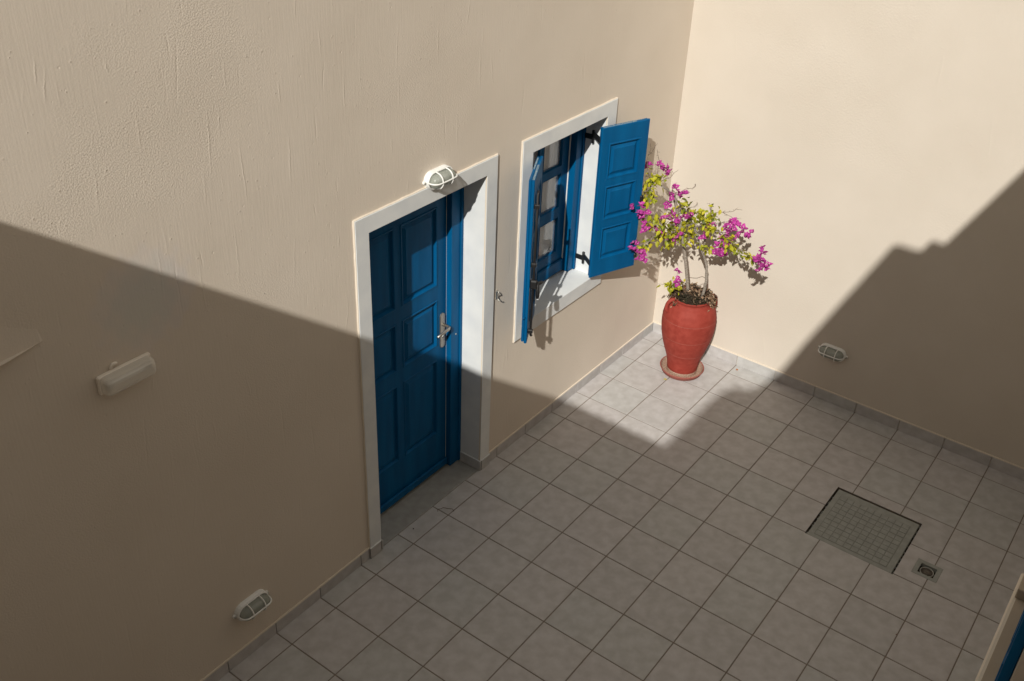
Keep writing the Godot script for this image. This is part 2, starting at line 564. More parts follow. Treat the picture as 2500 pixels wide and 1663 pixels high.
func house() -> void:
	var h := thing("house", "cream rendered house with a blue panelled door and a shuttered window in white surrounds", "house")
	var r := M.house_render as Material
	var wall := begin()
	var t := 0.004
	var T := 5.0
	for q in [[-9.0, DL - t, -0.3, T], [DR + t, WL - t, -0.3, T], [WR + t, 0.0, -0.3, T], [DL - t, DR + t, DT + t, T], [WL - t, WR + t, WT + t, T], [WL - t, WR + t, -0.3, WB - 0.02], [DL - t, DR + t, -0.3, -0.02]]:
		box(wall, Vector3(q[0], q[2], -0.30), Vector3(q[1], q[3], 0.0))
	var w := obj("wall", wall, r, h)
	# a slightly proud skim of plaster that ends in a soft ridge
	var ridge := begin()
	bridge(ridge, [[Vector3(-6.2, 2.345, -0.003), Vector3(-5.20, 2.367, -0.003), Vector3(-5.02, 2.376, -0.003), Vector3(-5.03, 2.46, -0.003), Vector3(-5.3, 2.62, -0.003), Vector3(-6.2, 2.8, -0.003)], [Vector3(-6.2, 2.350, 0.060), Vector3(-5.20, 2.371, 0.030), Vector3(-5.04, 2.378, 0.005), Vector3(-5.04, 2.45, -0.0015), Vector3(-5.3, 2.60, -0.0015), Vector3(-6.2, 2.78, -0.0015)]], true, false)
	obj("plaster_ridge", ridge, r, h)
	# the rest of the house: floor, far walls and roof of a dark room
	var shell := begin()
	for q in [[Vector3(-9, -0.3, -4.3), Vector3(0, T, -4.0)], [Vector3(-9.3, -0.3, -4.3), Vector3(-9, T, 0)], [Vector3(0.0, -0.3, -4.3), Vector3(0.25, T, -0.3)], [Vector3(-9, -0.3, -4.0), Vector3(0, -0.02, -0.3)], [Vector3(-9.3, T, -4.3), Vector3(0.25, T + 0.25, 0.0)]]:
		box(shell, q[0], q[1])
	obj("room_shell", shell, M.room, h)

	# --- surrounds
	var ds := begin()      # door: cream plaster band with a hand-run outer edge, then its white painted face
	var df := begin()
	var out1 := [Vector2(-3.408, 0.0805), Vector2(-3.408, 2.281), Vector2(-2.243, 2.281), Vector2(-2.243, 0.0805)]
	var in1 := [Vector2(DL, 0.0805), Vector2(DL, DT), Vector2(DR, DT), Vector2(DR, 0.0805)]
	surround(ds, out1, in1, false, 0.0, -0.001, 0.0105, 0.0022)
	surround(df, out1, in1, false, 0.0045, 0.0107, 0.0135, 0.0012)
	obj("surround_edge", ds, M.cream, h)
	# reveal linings
	box(df, Vector3(DL - 0.003, 0.0, -0.165), Vector3(DL, DT + 0.003, -0.0012))
	box(df, Vector3(DR, 0.0, -0.165), Vector3(DR + 0.003, DT + 0.003, -0.0012))
	box(df, Vector3(DL, DT, -0.165), Vector3(DR, DT + 0.003, -0.0012))
	obj("door_surround", df, M.white, h)
	var ws := begin()
	var wf := begin()
	var out2 := [Vector2(-2.007, 0.873), Vector2(-2.007, 2.289), Vector2(-0.947, 2.289), Vector2(-0.947, 0.873)]
	var in2 := [Vector2(WL, WB), Vector2(WL, WT), Vector2(WR, WT), Vector2(WR, WB)]
	surround(ws, out2, in2, true, 0.0, -0.001, 0.0105, 0.0022)
	surround(wf, out2, in2, true, 0.0045, 0.0107, 0.0135, 0.0012)
	obj("surround_edge", ws, M.cream, h)
	box(wf, Vector3(WL - 0.003, WB - 0.016, -0.24), Vector3(WL, WT + 0.003, -0.0012))
	box(wf, Vector3(WR, WB - 0.016, -0.24), Vector3(WR + 0.003, WT + 0.003, -0.0012))
	box(wf, Vector3(WL, WT, -0.24), Vector3(WR, WT + 0.003, -0.0012))
	obj("window_surround", wf, M.white, h)
	slab("window_sill", Vector3(WL, WB - 0.016, -0.24), Vector3(WR, WB + 0.001, 0.0107), M.white, h, 0.0)

	# --- skirting tiles, each cut where the floor joints run on
	for q in [[-7.0, -3.408], [-2.243, 0.0]]:
		slab("skirting_fillet", Vector3(q[0], 0.0802, 0.0), Vector3(q[1], 0.0885, 0.0080), M.cream, w, 0.0)
	var cuts := [0.0]
	var x := -GRID_X
	while x > -7.0:
		cuts.append(x)
		x -= PITCH
	cuts.append(-7.0)
	var gap := 0.0028
	for i in cuts.size() - 1:
		var a: float = cuts[i + 1]
		var b: float = cuts[i]
		var parts: Array = []
		if b <= -3.408 or a >= -2.243: parts = [[a, b]]
		elif a < -3.408: parts = [[a, -3.408]]
		elif b > -2.243: parts = [[-2.243, b]]
		for p in parts:
			if p[1] - p[0] < 0.012: continue
			slab("skirting_tile", Vector3(p[0] + gap, 0.0005, 0.0008), Vector3(p[1] - gap, 0.080, 0.0095), tile_mat(), w, 0.001)
	for p in [[-3.408, -3.318], [DR + 0.010, -2.243]]:
		slab("skirting_tile", Vector3(p[0] + 0.001, 0.0005, 0.0112), Vector3(p[1] - 0.001, 0.080, 0.0205), tile_mat(), w, 0.001)
		slab("skirting_lip", Vector3(p[0] - 0.002, 0.0802, 0.0107), Vector3(p[1] + 0.004, 0.0855, 0.019), M.white, w, 0.001)
	slab("skirting_tile", Vector3(DR - 0.0092, 0.0055, -0.155), Vector3(DR - 0.0003, 0.080, 0.0205), tile_mat(), w, 0.001)
	slab("skirting_lip", Vector3(DR - 0.0085, 0.0802, -0.155), Vector3(DR - 0.0003, 0.0855, 0.019), M.white, w, 0.001)
	slab("skirting_tile", Vector3(DL + 0.0003, 0.0055, -0.155), Vector3(DL + 0.0092, 0.080, 0.0205), tile_mat(), w, 0.001)
	slab("threshold", Vector3(DL, -0.018, -0.30), Vector3(DR, 0.003, -0.0008), M.marble, h, 0.002)

	# --- door frame and door
	var fr := begin()
	box(fr, Vector3(-2.445, 0.012, -0.245), Vector3(DR, DT, -0.166), 0.002)
	box(fr, Vector3(-2.365, 0.012, -0.1665), Vector3(DR, DT, -0.157), 0.002)
	box(fr, Vector3(DL, 0.012, -0.245), Vector3(-3.222, DT, -0.166), 0.002)
	box(fr, Vector3(-3.2215, 2.09, -0.245), Vector3(-2.4455, DT, -0.166), 0.002)
	obj("door_frame", fr, M.blue, h)
	var d := Node3D.new()
	d.name = "door"
	h.add_child(d)
	d.position = Vector3(-3.217, 0.030, -0.203)
	var rows := [[0.302, 0.890], [0.990, 1.328], [1.425, 1.955]]
	var holes: Array = []
	for q in rows:
		holes.append(Rect2(0.367, q[0], 0.317, q[1] - q[0]))
		holes.append(Rect2(0.075, q[0], 0.240, q[1] - q[0]))
	var st := begin()
	leaf_frame(st, 0.768, 2.056, 0.042, holes, 0.002)
	obj("door_leaf", st, M.blue, d)
	for p: Rect2 in holes:
		st = begin()
		fielded(st, p, 1.0)
		fielded(st, p, -1.0, 0.042)
		obj("panel", st, M.blue, d)
	st = begin()
	box(st, Vector3(0.003, 0.0, 0.0008), Vector3(0.765, 0.055, 0.020), 0.006)
	obj("weather_bar", st, M.blue, d)
	slab("weatherstrip", Vector3(0.7685, 0.01, -0.03), Vector3(0.7715, 2.05, -0.001), M.plastic, d, 0.0)
	# handle on its long plate
	st = begin()
	var plate: Array = []
	for z in [0.0, 0.006, 0.008]:
		var ins := 0.0 if z < 0.007 else 0.003
		var l: Array = []
		for v in stadium(0.104, 0.0225 - ins, z): l.append(Vector3(0.728 - v.y, 1.088 + v.x, v.z))
		plate.append(l)
	bridge(st, plate, true, false)
	obj("handle_plate", st, M.steel, d)
	st = begin()
	tube(st, [Vector3(0.738, 1.125, 0.004), Vector3(0.738, 1.125, 0.040), Vector3(0.736, 1.124, 0.052), Vector3(0.724, 1.121, 0.058), Vector3(0.66, 1.112, 0.056), Vector3(0.625, 1.104, 0.054)], [0.010, 0.009, 0.010, 0.0105, 0.009, 0.0085], 12)
	obj("lever", st, M.steel, d)
	st = begin()
	tube(st, [Vector3(0.731, 1.045, 0.007), Vector3(0.731, 1.045, 0.012)], 0.011, 12)
	obj("keyhole", st, M.zinc, d)
	st = begin()
	tube(st, [Vector3(0.82, 1.03, 0.036), Vector3(0.82, 1.03, 0.0395)], 0.006, 10)
	obj("screw_cap", st, M.zinc, d)

	# --- window frame, two casements with panes, curtain room
	fr = begin()
	box(fr, Vector3(-1.150, WB + 0.010, -0.250), Vector3(WR, WT, -0.158), 0.003)
	box(fr, Vector3(-1.085, WB + 0.006, -0.1585), Vector3(WR, WT, -0.148), 0.003)
	box(fr, Vector3(WL, WB + 0.010, -0.250), Vector3(-1.808, WT, -0.158), 0.003)
	box(fr, Vector3(-1.8075, 2.118, -0.250), Vector3(-1.1505, WT, -0.158), 0.003)
	obj("window_frame", fr, M.blue, h)
	var win := Node3D.new()
	win.name = "window"
	h.add_child(win)
	for side in [[-1.4775, -1.155, 0.020, 0.084], [-1.803, -1.4805, 0.084, 0.020]]:
		var x0: float = side[0]
		var x1: float = side[1]
		var p0: float = x0 + side[2]
		var p1: float = x1 - side[3]
		st = begin()
		var ph := [[1.175 - 0.995, 1.445 - 0.995], [1.520 - 0.995, 1.775 - 0.995], [1.832 - 0.995, 2.068 - 0.995]]
		var open: Array = []
		for q in ph: open.append(Rect2(p0 - x0, q[0], p1 - p0, q[1] - q[0]))
		leaf_frame(st, x1 - x0, 1.120, 0.040, open, 0.003)
		var sash := obj("sash", st, M.blue, win)
		sash.position = Vector3(x0, 0.995, -0.212)
		st = begin()      # bead round the panes and the stepped bottom rail
		for q in open:
			bridge(st, [loop(q, 0.0, 0.0006), loop(q, 0.002, 0.003), loop(q, 0.007, -0.008), loop(q, 0.007, -0.03)], false, false)
		box(st, Vector3(0.003, 0.002, 0.0005), Vector3(x1 - x0 - 0.003, 0.100, 0.016), 0.007)
		obj("moulding", st, M.blue, sash)
		for q: Rect2 in open:
			slab("pane", Vector3(q.position.x, q.position.y, -0.018), Vector3(q.end.x, q.end.y, -0.014), M.glass, sash, 0.0)
	slab("weatherstrip", Vector3(-1.1545, 1.0, -0.235), Vector3(-1.1510, 2.11, -0.206), M.plastic, win, 0.0)

	# --- shutters
	shutter(h, Vector3(-1.175, 1.025, 0.050), Vector3(-0.800, 1.025, 0.190), false)
	shutter(h, Vector3(-1.818, 1.025, 0.032), Vector3(-2.153, 1.025, 0.212), true)

	# curtain inside the window
	var cu := begin()
	cu.set_smooth_group(0)
	var prev: Array = []
	for i in 121:
		var u := i / 120.0
		var px := lerpf(-1.515, -1.228, u)
		var pz := -0.262 + 0.004 * sin(u * 31.0) + 0.005 * sin(u * 13.0 + 1.0)
		var cur := [Vector3(px, 1.19 + 0.03 * sin(u * 7.0), pz), Vector3(px, 2.16, pz * 0.5 - 0.135)]
		if i: quad(cu, prev[0], cur[0], cur[1], prev[1])
		prev = cur
	tag(obj("curtain", cu, M.cloth), "white net curtain hanging behind the panes of the blue window", "curtain")


# a flat band between an outer and an inner outline; its outer edge wanders a little, as a hand-run edge does
func surround(st: SurfaceTool, outer: Array, inner: Array, closed: bool, inset: float, z0: float, z1: float, wander: float) -> void:
	var n := noise(int(absf(outer[0].x) * 1000.0), 9.0, 2)
	var mid: Vector2 = (outer[0] + outer[2]) / 2.0
	for i in (4 if closed else 3):
		var a: Vector2 = outer[i]
		var b: Vector2 = outer[(i + 1) % 4]
		var c: Vector2 = inner[i]
		var d: Vector2 = inner[(i + 1) % 4]
		var steps := int(a.distance_to(b) / 0.03)
		var prev: Array = []
		for k in steps + 1:
			var t := float(k) / steps
			var p := a.lerp(b, t)
			var q := c.lerp(d, t)
			var w := n.get_noise_2d(p.x, p.y) * wander
			p.x -= signf(p.x - mid.x) * (inset + w) if absf(p.x - mid.x) > absf(a.x - mid.x) - 0.001 else 0.0
			if not (not closed and absf(p.y - outer[0].y) < 0.001): p.y -= signf(p.y - mid.y) * (inset + w) if absf(p.y - mid.y) > absf(a.y - mid.y) - 0.001 else 0.0
			var cur := [Vector3(p.x, p.y, z0), Vector3(p.x, p.y, z1 - 0.002), Vector3(p.x + signf(q.x - p.x) * minf(0.002, absf(q.x - p.x)), p.y + signf(q.y - p.y) * minf(0.002, absf(q.y - p.y)), z1), Vector3(q.x, q.y, z1), Vector3(q.x, q.y, z0)]
			if k:
				for e in 4: quad(st, prev[e], prev[e + 1], cur[e + 1], cur[e])
			prev = cur


func tile_mat() -> Material:
	return M.tiles[rng.randi() % M.tiles.size()]


# hinge and tip are the lower ends of the leaf's front face
func shutter(h: Node3D, hinge: Vector3, tip: Vector3, left: bool) -> void:
	var s := Node3D.new()
	s.name = "shutter"
	h.add_child(s, true)
	var along := (tip - hinge).normalized()
	var w := hinge.distance_to(tip)
	var front := along.cross(Vector3.UP)
	if left: front = -front
	# local x runs from the viewer's left to right along the leaf, z out of the face that looks into the courtyard
	var bx := -along if left else along
	s.transform = Transform3D(Basis(bx, Vector3.UP, bx.cross(Vector3.UP)), tip if left else hinge)
	var H := 1.120
	var x0 := 0.065
	var panels: Array = []
	for q in [[0.125, 0.380], [0.437, 0.693], [0.745, 1.005]]: panels.append(Rect2(x0, q[0], w - 2 * x0, q[1] - q[0]))
	var st := begin()
	leaf_frame(st, w, H, 0.019, panels, 0.004)
	obj("leaf_frame", st, M.blue, s)
	st = begin()
	var back: Array = []
	for p: Rect2 in panels: back.append(Rect2(p.position.x - 0.007, p.position.y - 0.007, p.size.x, p.size.y))
	leaf_frame(st, w - 0.014, H - 0.010, 0.018, back, 0.004)
	var bk := obj("backing", st, M.blue, s)
	bk.position = Vector3(0.007, 0.007, -0.0195)
	for p: Rect2 in panels:
		st = begin()
		fielded(st, p, 1.0)
		fielded(st, p, -1.0, 0.0372)
		obj("panel", st, M.blue, s)
	# paint worn to pale wood along the top
	var worn := M.worn as Material
	slab("worn_edge", Vector3(0.012, H + 0.0002, -0.0165), Vector3(w * (0.62 if left else 0.72), H + 0.0012, -0.004), worn, s, 0.0003)
	slab("worn_edge", Vector3(w * 0.45, H - 0.0026, -0.0345), Vector3(w * 0.92, H - 0.0018, -0.0245), worn, s, 0.0003)
	# strap hinges: an arm from the frame to the knuckle, and one from the knuckle to the leaf
	var inv := s.transform.affine_inverse()
	var wall_x := WL if left else WR
	var sgn := 1.0 if left else -1.0
	for y in [1.105, 2.025]:
		st = begin()
		var k := Vector3(wall_x + sgn * 0.022, y, -0.078)
		var a := Vector3(wall_x + sgn * 0.008, y - 0.010, -0.162)
		strap(st, inv * a, inv * k, 0.036)
		strap(st, inv * (k + Vector3(0, 0.022, 0)), inv * Vector3(hinge.x - sgn * 0.004, y + 0.035, hinge.z - 0.018), 0.040)
		tube(st, [inv * (k - Vector3(0, 0.042, 0)), inv * (k + Vector3(0, 0.048, 0))], 0.009, 8)
		obj("hinge", st, M.black, s)
	# locking rod with hooked ends and a handle, near the free edge
	var fx := 0.018 if left else w - 0.022
	var dir := 1.0 if left else -1.0
	st = begin()
	var rz := 0.020
	tube(st, [Vector3(fx + dir * 0.03, 0.036, rz + 0.004), Vector3(fx + dir * 0.012, 0.046, rz + 0.004), Vector3(fx, 0.058, rz), Vector3(fx, 1.03, rz), Vector3(fx + dir * 0.016, 1.045, rz)], 0.0075, 8)
	if left: obj("locking_rod", st, M.black, s)
	else: st.clear()
	if left:
		for y in [0.085, 0.56, 0.95]:
			slab("rod_guide", Vector3(fx - 0.011, y - 0.014, 0.0005), Vector3(fx + 0.011, y + 0.014, 0.034), M.black, s, 0.004)
		st = begin()
		box(st, Vector3(fx - 0.014, 0.395, 0.0005), Vector3(fx + 0.016, 0.455, 0.046), 0.008)
		tube(st, [Vector3(fx, 0.425, 0.03), Vector3(fx + 0.030, 0.425, 0.060), Vector3(fx + 0.052, 0.418, 0.066)], [0.012, 0.011, 0.010], 8)
		tube(st, [Vector3(fx + 0.012, 0.425, 0.044), Vector3(fx + 0.014, 0.345, 0.050), Vector3(fx + 0.014, 0.322, 0.050)], [0.013, 0.013, 0.010], 8)
		obj("latch_handle", st, M.black, s)
		st = begin()
		tube(st, [Vector3(0.004, 0.19, -0.012), Vector3(-0.016, 0.19, -0.03)], 0.005, 8)
		obj("peg", st, M.blue, s)
	else:
		for y in [[0.400, 0.060], [0.535, 0.052], [0.085, 0.035]]:
			slab("latch_catch", Vector3(w - 0.016, y[0] - y[1] / 2, -0.026), Vector3(w + 0.012, y[0] + y[1] / 2, 0.010), M.black, s, 0.006)


func strap(st: SurfaceTool, a: Vector3, b: Vector3, tall: float) -> void:
	var f := (b - a).normalized()
	var side := f.cross(Vector3.UP).normalized()
	var t := Transform3D(Basis(f, side.cross(f), side), a)
	box(st, Vector3(0, -tall / 2, -0.003), Vector3(a.distance_to(b), tall / 2, 0.003), 0.001, t)


# ------------------------------------------------------------------ the other walls

func other_walls() -> void:
	var w := thing("end_wall", "cream rendered end wall behind the potted bougainvillea, meeting the house at the corner", "wall")
	slab("wall", Vector3(0.0, -0.3, 0.0), Vector3(0.25, 4.3, 4.299), M.end_render, w, 0.0)
	var fil := begin()
	var cuts := [0.0095]
	var z := GRID_Z
	while z < 3.42:
		cuts.append(z)
		z += PITCH
	cuts.append(3.42)
	for i in cuts.size() - 1:
		slab("skirting_tile", Vector3(-0.0095, 0.0005, cuts[i] + 0.0028), Vector3(-0.0008, 0.088, cuts[i + 1] - 0.0028), tile_mat(), w, 0.001)
	box(fil, Vector3(-0.0080, 0.0882, 0.0095), Vector3(0.0, 0.0965, 3.42))
	obj("skirting_fillet", fil, M.cream, w)

	# behind the camera: the parapet that throws the straight shadow over the house wall, and the landing the viewer stands on
	var p := thing("parapet_wall", "straight cream parapet wall closing the near end of the courtyard, behind the viewer", "wall")
	slab("wall", Vector3(-7.25, -0.3, 0.0), Vector3(-7.0, 4.366, 4.30), M.end_render, p, 0.0)
	var l := thing("landing", "cream landing slab with a low solid parapet, under the viewer", "landing")
	slab("floor_slab", Vector3(-6.999, 2.72, 0.001), Vector3(-6.32, 2.92, 4.299), M.end_render, l, 0.004)
	slab("low_parapet", Vector3(-6.44, 2.9205, 0.001), Vector3(-6.32, 3.42, 3.415), M.end_render, l, 0.006)

	# on the viewer's right: a low flat-roofed annexe with a window, and the tall wall behind it whose dented top throws the ragged shadow
	var s := thing("annexe", "low cream annexe along the right edge with a projecting sill and a blue shutter", "annexe")
	slab("wall", Vector3(-5.80, -0.3, 3.42), Vector3(0.0, 2.62, 4.299), M.end_render, s, 0.006)
	var tall := thing("tall_wall", "tall cream wall with a dented top, out to the right of the viewer", "wall")
	wall_of(tall, [Vector2(-14.0, 6.69), Vector2(-9.30, 6.70), Vector2(-9.08, 6.65), Vector2(-8.82, 6.55), Vector2(-8.60, 6.38), Vector2(-8.30, 6.27), Vector2(-7.96, 6.215), Vector2(-7.65, 6.27), Vector2(-7.04, 6.33), Vector2(-6.48, 6.38), Vector2(-6.37, 6.315), Vector2(-6.10, 6.085), Vector2(-5.98, 6.03), Vector2(-5.87, 6.035), Vector2(-5.68, 5.865), Vector2(0.25, 5.865)], 4.30, 4.60)
	var lg := begin()
	box(lg, Vector3(-3.9, 0.90, 3.260), Vector3(-2.19, 1.0, 3.419), 0.010)
	obj("sill_edge", lg, M.cream, s)
	slab("sill_top", Vector3(-3.88, 1.0003, 3.282), Vector3(-2.405, 1.006, 3.419), M.sill, s, 0.001)
	slab("end_block", Vector3(-2.40, 1.0003, 3.274), Vector3(-2.20, 1.06, 3.419), M.sill, s, 0.004)
	slab("casing", Vector3(-3.40, 1.0065, 3.3725), Vector3(-2.41, 2.192, 3.419), M.end_render, s, 0.002)
	var sh := Node3D.new()
	sh.name = "shutter"
	s.add_child(sh)
	sh.transform = Transform3D(Basis(Vector3(-1, 0, 0), Vector3.UP, Vector3(0, 0, -1)), Vector3(-2.43, 1.0075, 3.332))
	var st: SurfaceTool
	var panels := [Rect2(0.08, 0.1, 0.3, 0.3), Rect2(0.08, 0.46, 0.3, 0.3), Rect2(0.08, 0.82, 0.3, 0.28)]
	st = begin()
	leaf_frame(st, 0.46, 1.19, 0.038, panels, 0.003)
	obj("leaf_frame", st, M.blue, sh)
	for q: Rect2 in panels:
		st = begin()
		fielded(st, q, 1.0)
		fielded(st, q, -1.0, 0.038)
		obj("panel", st, M.blue, sh)
	var second := sh.duplicate()
	second.name = "shutter_001"
	s.add_child(second)
	second.position.x = -2.895


func wall_of(parent: Node3D, top: Array, z0: float, z1: float) -> void:
	var st := begin()
	for i in top.size() - 1:
		var a: Vector2 = top[i]
		var b: Vector2 = top[i + 1]
		quad(st, Vector3(b.x, -0.3, z0), Vector3(a.x, -0.3, z0), Vector3(a.x, a.y, z0), Vector3(b.x, b.y, z0))
		quad(st, Vector3(a.x, -0.3, z1), Vector3(b.x, -0.3, z1), Vector3(b.x, b.y, z1), Vector3(a.x, a.y, z1))
		quad(st, Vector3(a.x, a.y, z0), Vector3(a.x, a.y, z1), Vector3(b.x, b.y, z1), Vector3(b.x, b.y, z0))
	var f: Vector2 = top[0]
	var e: Vector2 = top[-1]
	quad(st, Vector3(e.x, -0.3, z1), Vector3(e.x, -0.3, z0), Vector3(e.x, e.y, z0), Vector3(e.x, e.y, z1))
	quad(st, Vector3(f.x, -0.3, z0), Vector3(f.x, -0.3, z1), Vector3(f.x, f.y, z1), Vector3(f.x, f.y, z0))
	obj("wall", st, M.end_render, parent)


# ------------------------------------------------------------------ lamps, drain, manhole

func bulkhead(label: String, at: Vector3, turn: float, roll := 0.0) -> void:
	var o := thing("wall_lamp", label, "wall lamp", at, "oval caged lamps on the courtyard walls")
	o.basis = Basis(Vector3.UP, turn) * Basis(Vector3.BACK, roll)
	var hx := 0.052
	var st := begin()
	bridge(st, [stadium(hx, 0.051, 0.0), stadium(hx, 0.051, 0.012), stadium(hx, 0.046, 0.024), stadium(hx, 0.043, 0.027)], true, false)
	for s in [-1.0, 1.0]:
		box(st, Vector3(s * 0.107 - 0.010, -0.009, 0.0), Vector3(s * 0.107 + 0.010, 0.009, 0.016), 0.004)
	obj("base", st, M.plastic, o)
	st = begin()
	bridge(st, [stadium(hx, 0.039, 0.0272), stadium(hx, 0.039, 0.045), stadium(hx, 0.036, 0.060), stadium(hx, 0.029, 0.070), stadium(hx, 0.018, 0.075), stadium(hx, 0.006, 0.077)], true, true)
	obj("glass_cover", st, M.lamp_glass, o)
	st = begin()
	tube(st, [Vector3(-0.04, 0, 0.044), Vector3(0.03, 0, 0.044), Vector3(0.05, 0, 0.044)], [0.012, 0.021, 0.010], 12)
	obj("bulb", st, M.plastic, o)
	st = begin()
	var ring := stadium(hx, 0.046, 0.030)
	ring.append(ring[0])
	ring.append(ring[1])
	tube(st, ring, 0.0052, 8)
	var arc: Array = []
	for i in 17:
		var a := PI * i / 16.0
		arc.append(Vector3(-cos(a) * 0.046 + signf(-cos(a)) * hx * minf(1.0, absf(cos(a)) * 3.0), 0, 0.030 + 0.055 * pow(sin(a), 0.7)))
	tube(st, arc, 0.0046, 8)
	for x in [-0.040, 0.040]:
		arc = []
		for i in 15:
			var a := PI * i / 14.0
			arc.append(Vector3(x, -cos(a) * 0.046, 0.030 + 0.054 * pow(sin(a), 0.8)))
		tube(st, arc, 0.0042, 8)
	obj("cage", st, M.plastic, o)
	for s in [-1.0, 1.0]:
		st = begin()
		tube(st, [Vector3(s * 0.110, 0, 0.015), Vector3(s * 0.110, 0, 0.020)], 0.006, 8)
		obj("screw", st, M.zinc, o)


func fittings() -> void:
	bulkhead("sunlit oval caged white lamp just above the door surround", Vector3(-2.775, 2.312, 0.0), 0.0)
	bulkhead("oval caged white lamp low on the house wall left of the door, near the skirting", Vector3(-4.292, 0.352, 0.0), 0.0)
	bulkhead("oval caged white lamp in the shaded part of the end wall", Vector3(0.0, 0.440, 1.527), -PI / 2)

	# batten lamp with a yellowed cover
	var o := thing("tube_lamp", "dusty rectangular lamp with clear yellowed cover high on the shaded house wall", "wall lamp", Vector3(-4.738, 2.078, 0.0))
	var st := begin()
	box(st, Vector3(-0.124, -0.044, 0.0), Vector3(0.124, 0.044, 0.022), 0.006)
	obj("base", st, M.old_plastic, o)
	st = begin()
	bridge(st, [rounded(0.118, 0.041, 0.0222), rounded(0.118, 0.041, 0.046), rounded(0.114, 0.036, 0.060), rounded(0.106, 0.026, 0.068), rounded(0.096, 0.012, 0.071)], true, false)
	obj("cover", st, M.diffuser, o)
	st = begin()
	tube(st, [Vector3(-0.085, 0, 0.036), Vector3(0.085, 0, 0.036)], 0.0085, 12)
	obj("bulb", st, M.plastic, o)
	for s in [-1.0, 1.0]:
		st = begin()
		box(st, Vector3(s * 0.090 - 0.013, -0.014, 0.0225), Vector3(s * 0.090 + 0.013, 0.014, 0.048), 0.004)
		obj("socket", st, M.zinc, o)
	st = begin()
	tube(st, [Vector3(-0.052, 0.040, 0.004), Vector3(-0.050, 0.058, 0.006), Vector3(-0.040, 0.064, 0.005), Vector3(-0.022, 0.062, 0.004)], 0.007, 8)
	obj("cable_entry", st, M.old_plastic, o)

	# hook that holds the door back
	o = thing("wall_hook", "small bent zinc hook on the house wall between door and window", "hook", Vector3(-2.208, 1.325, 0.0))
	st = begin()
	box(st, Vector3(-0.007, -0.030, 0.0), Vector3(0.007, 0.034, 0.004), 0.001)
	obj("back_plate", st, M.zinc, o)
	st = begin()
	tube(st, curve([Vector3(0, 0.026, 0.003), Vector3(0, 0.030, 0.016), Vector3(0.0, 0.018, 0.024), Vector3(0, 0.000, 0.013), Vector3(0, -0.018, 0.014), Vector3(0, -0.030, 0.026), Vector3(0, -0.024, 0.034)], 4), 0.0034, 8)
	obj("hook", st, M.zinc, o)

	# manhole cover: a square cement slab with a grid of small raised pads, loose in its frame
	o = thing("manhole_cover", "square grey-green manhole cover with a fine raised grid, loose in its dark joint", "manhole cover", Vector3(-1.205, -0.03, 2.316))
	st = begin()
	box(st, Vector3(-0.287, -0.05, -0.290), Vector3(0.287, 0.004, 0.290))
	obj("pit_bed", st, M.dirt, o)
	st = begin()
	box(st, Vector3(-0.2865, 0.005, -0.278), Vector3(0.274, 0.0275, 0.281), 0.003)
	obj("cover_slab", st, M.cement, o)
	st = begin()
	box(st, Vector3(-0.0219, 0, -0.0219), Vector3(0.0219, 0.0034, 0.0219), 0.0012)
	st.generate_normals()
	var pad := st.commit()
	slab("groove_bed", Vector3(-0.254, 0.0270, -0.243), Vector3(0.216, 0.0280, 0.240), M.groove, o, 0.0)
	for i in 10:
		for j in 10:
			put("pad", pad, M.cement, o, Transform3D(Basis(Vector3.UP, rng.randf_range(-0.02, 0.02)), Vector3(-0.252 + 0.0233 + i * 0.0467 + rng.randf_range(-0.0006, 0.0006), 0.0274 + rng.randf_range(-0.0014, 0.0004), -0.241 + 0.024 + j * 0.0477)))
	# crumbs of mortar in the open joint
	st = begin()
	for i in 70:
		var u := rng.randf_range(-0.28, 0.28)
		var sz := rng.randf_range(0.002, 0.006)
		var e := rng.randi() % 3
		var c := Vector3(0.279, 0.012, u) if e == 0 else Vector3(u, 0.012, 0.283) if e == 1 else Vector3(u, 0.010, -0.285)
		box(st, c - Vector3(sz, sz, sz), c + Vector3(sz, sz, sz), sz * 0.4, Transform3D(Basis(Vector3.UP, 0.0), Vector3.ZERO))
	var crumbs := obj("joint_crumbs", st, M.cement, o)
	crumbs.set_meta("kind", "stuff")

	# floor drain
	o = thing("floor_drain", "small square floor drain with round slotted grate beside the manhole cover", "drain", Vector3(-1.321, -0.05, 2.769))
	st = begin()
	var outer := [Vector3(-0.074, 0.0508, 0.077), Vector3(0.074, 0.0508, 0.077), Vector3(0.074, 0.0508, -0.077), Vector3(-0.074, 0.0508, -0.077)]
	var inner := [Vector3(-0.046, 0.0502, 0.049), Vector3(0.046, 0.0502, 0.049), Vector3(0.046, 0.0502, -0.049), Vector3(-0.046, 0.0502, -0.049)]
	var deep: Array = inner.map(func(v): return v - Vector3(0, 0.030, 0))
	bridge(st, [outer, inner, deep], false, false)
	obj("collar", st, M.cement, o)
	slab("basin", Vector3(-0.046, 0.016, -0.049), Vector3(0.046, 0.0205, 0.049), M.dirt, o, 0.0)
	st = begin()
	for i in 20:
		var a := TAU * i / 20
		box(st, Vector3(0.011, 0.0, -0.0021), Vector3(0.038, 0.004, 0.0021), 0.0, Transform3D(Basis(Vector3.UP, a), Vector3(0, 0.034, 0)))
	lathe_at(st, [Vector2(0.0, 0.039), Vector2(0.011, 0.038), Vector2(0.012, 0.033)], 20)
	obj("grate", st, mat(lin(0.16, 0.14, 0.12), 0.5, 0.5, 0.5), o)
	st = begin()
	var ringp: Array = []
	for i in 34: ringp.append(Vector3(cos(TAU * i / 32) * 0.040, 0.036, sin(TAU * i / 32) * 0.040))
	tube(st, ringp, 0.0035, 8)
	obj("grate_rim", st, M.zinc, o)


func lathe_at(st: SurfaceTool, profile: Array, sides: int) -> void:
	lathe(st, profile, sides)


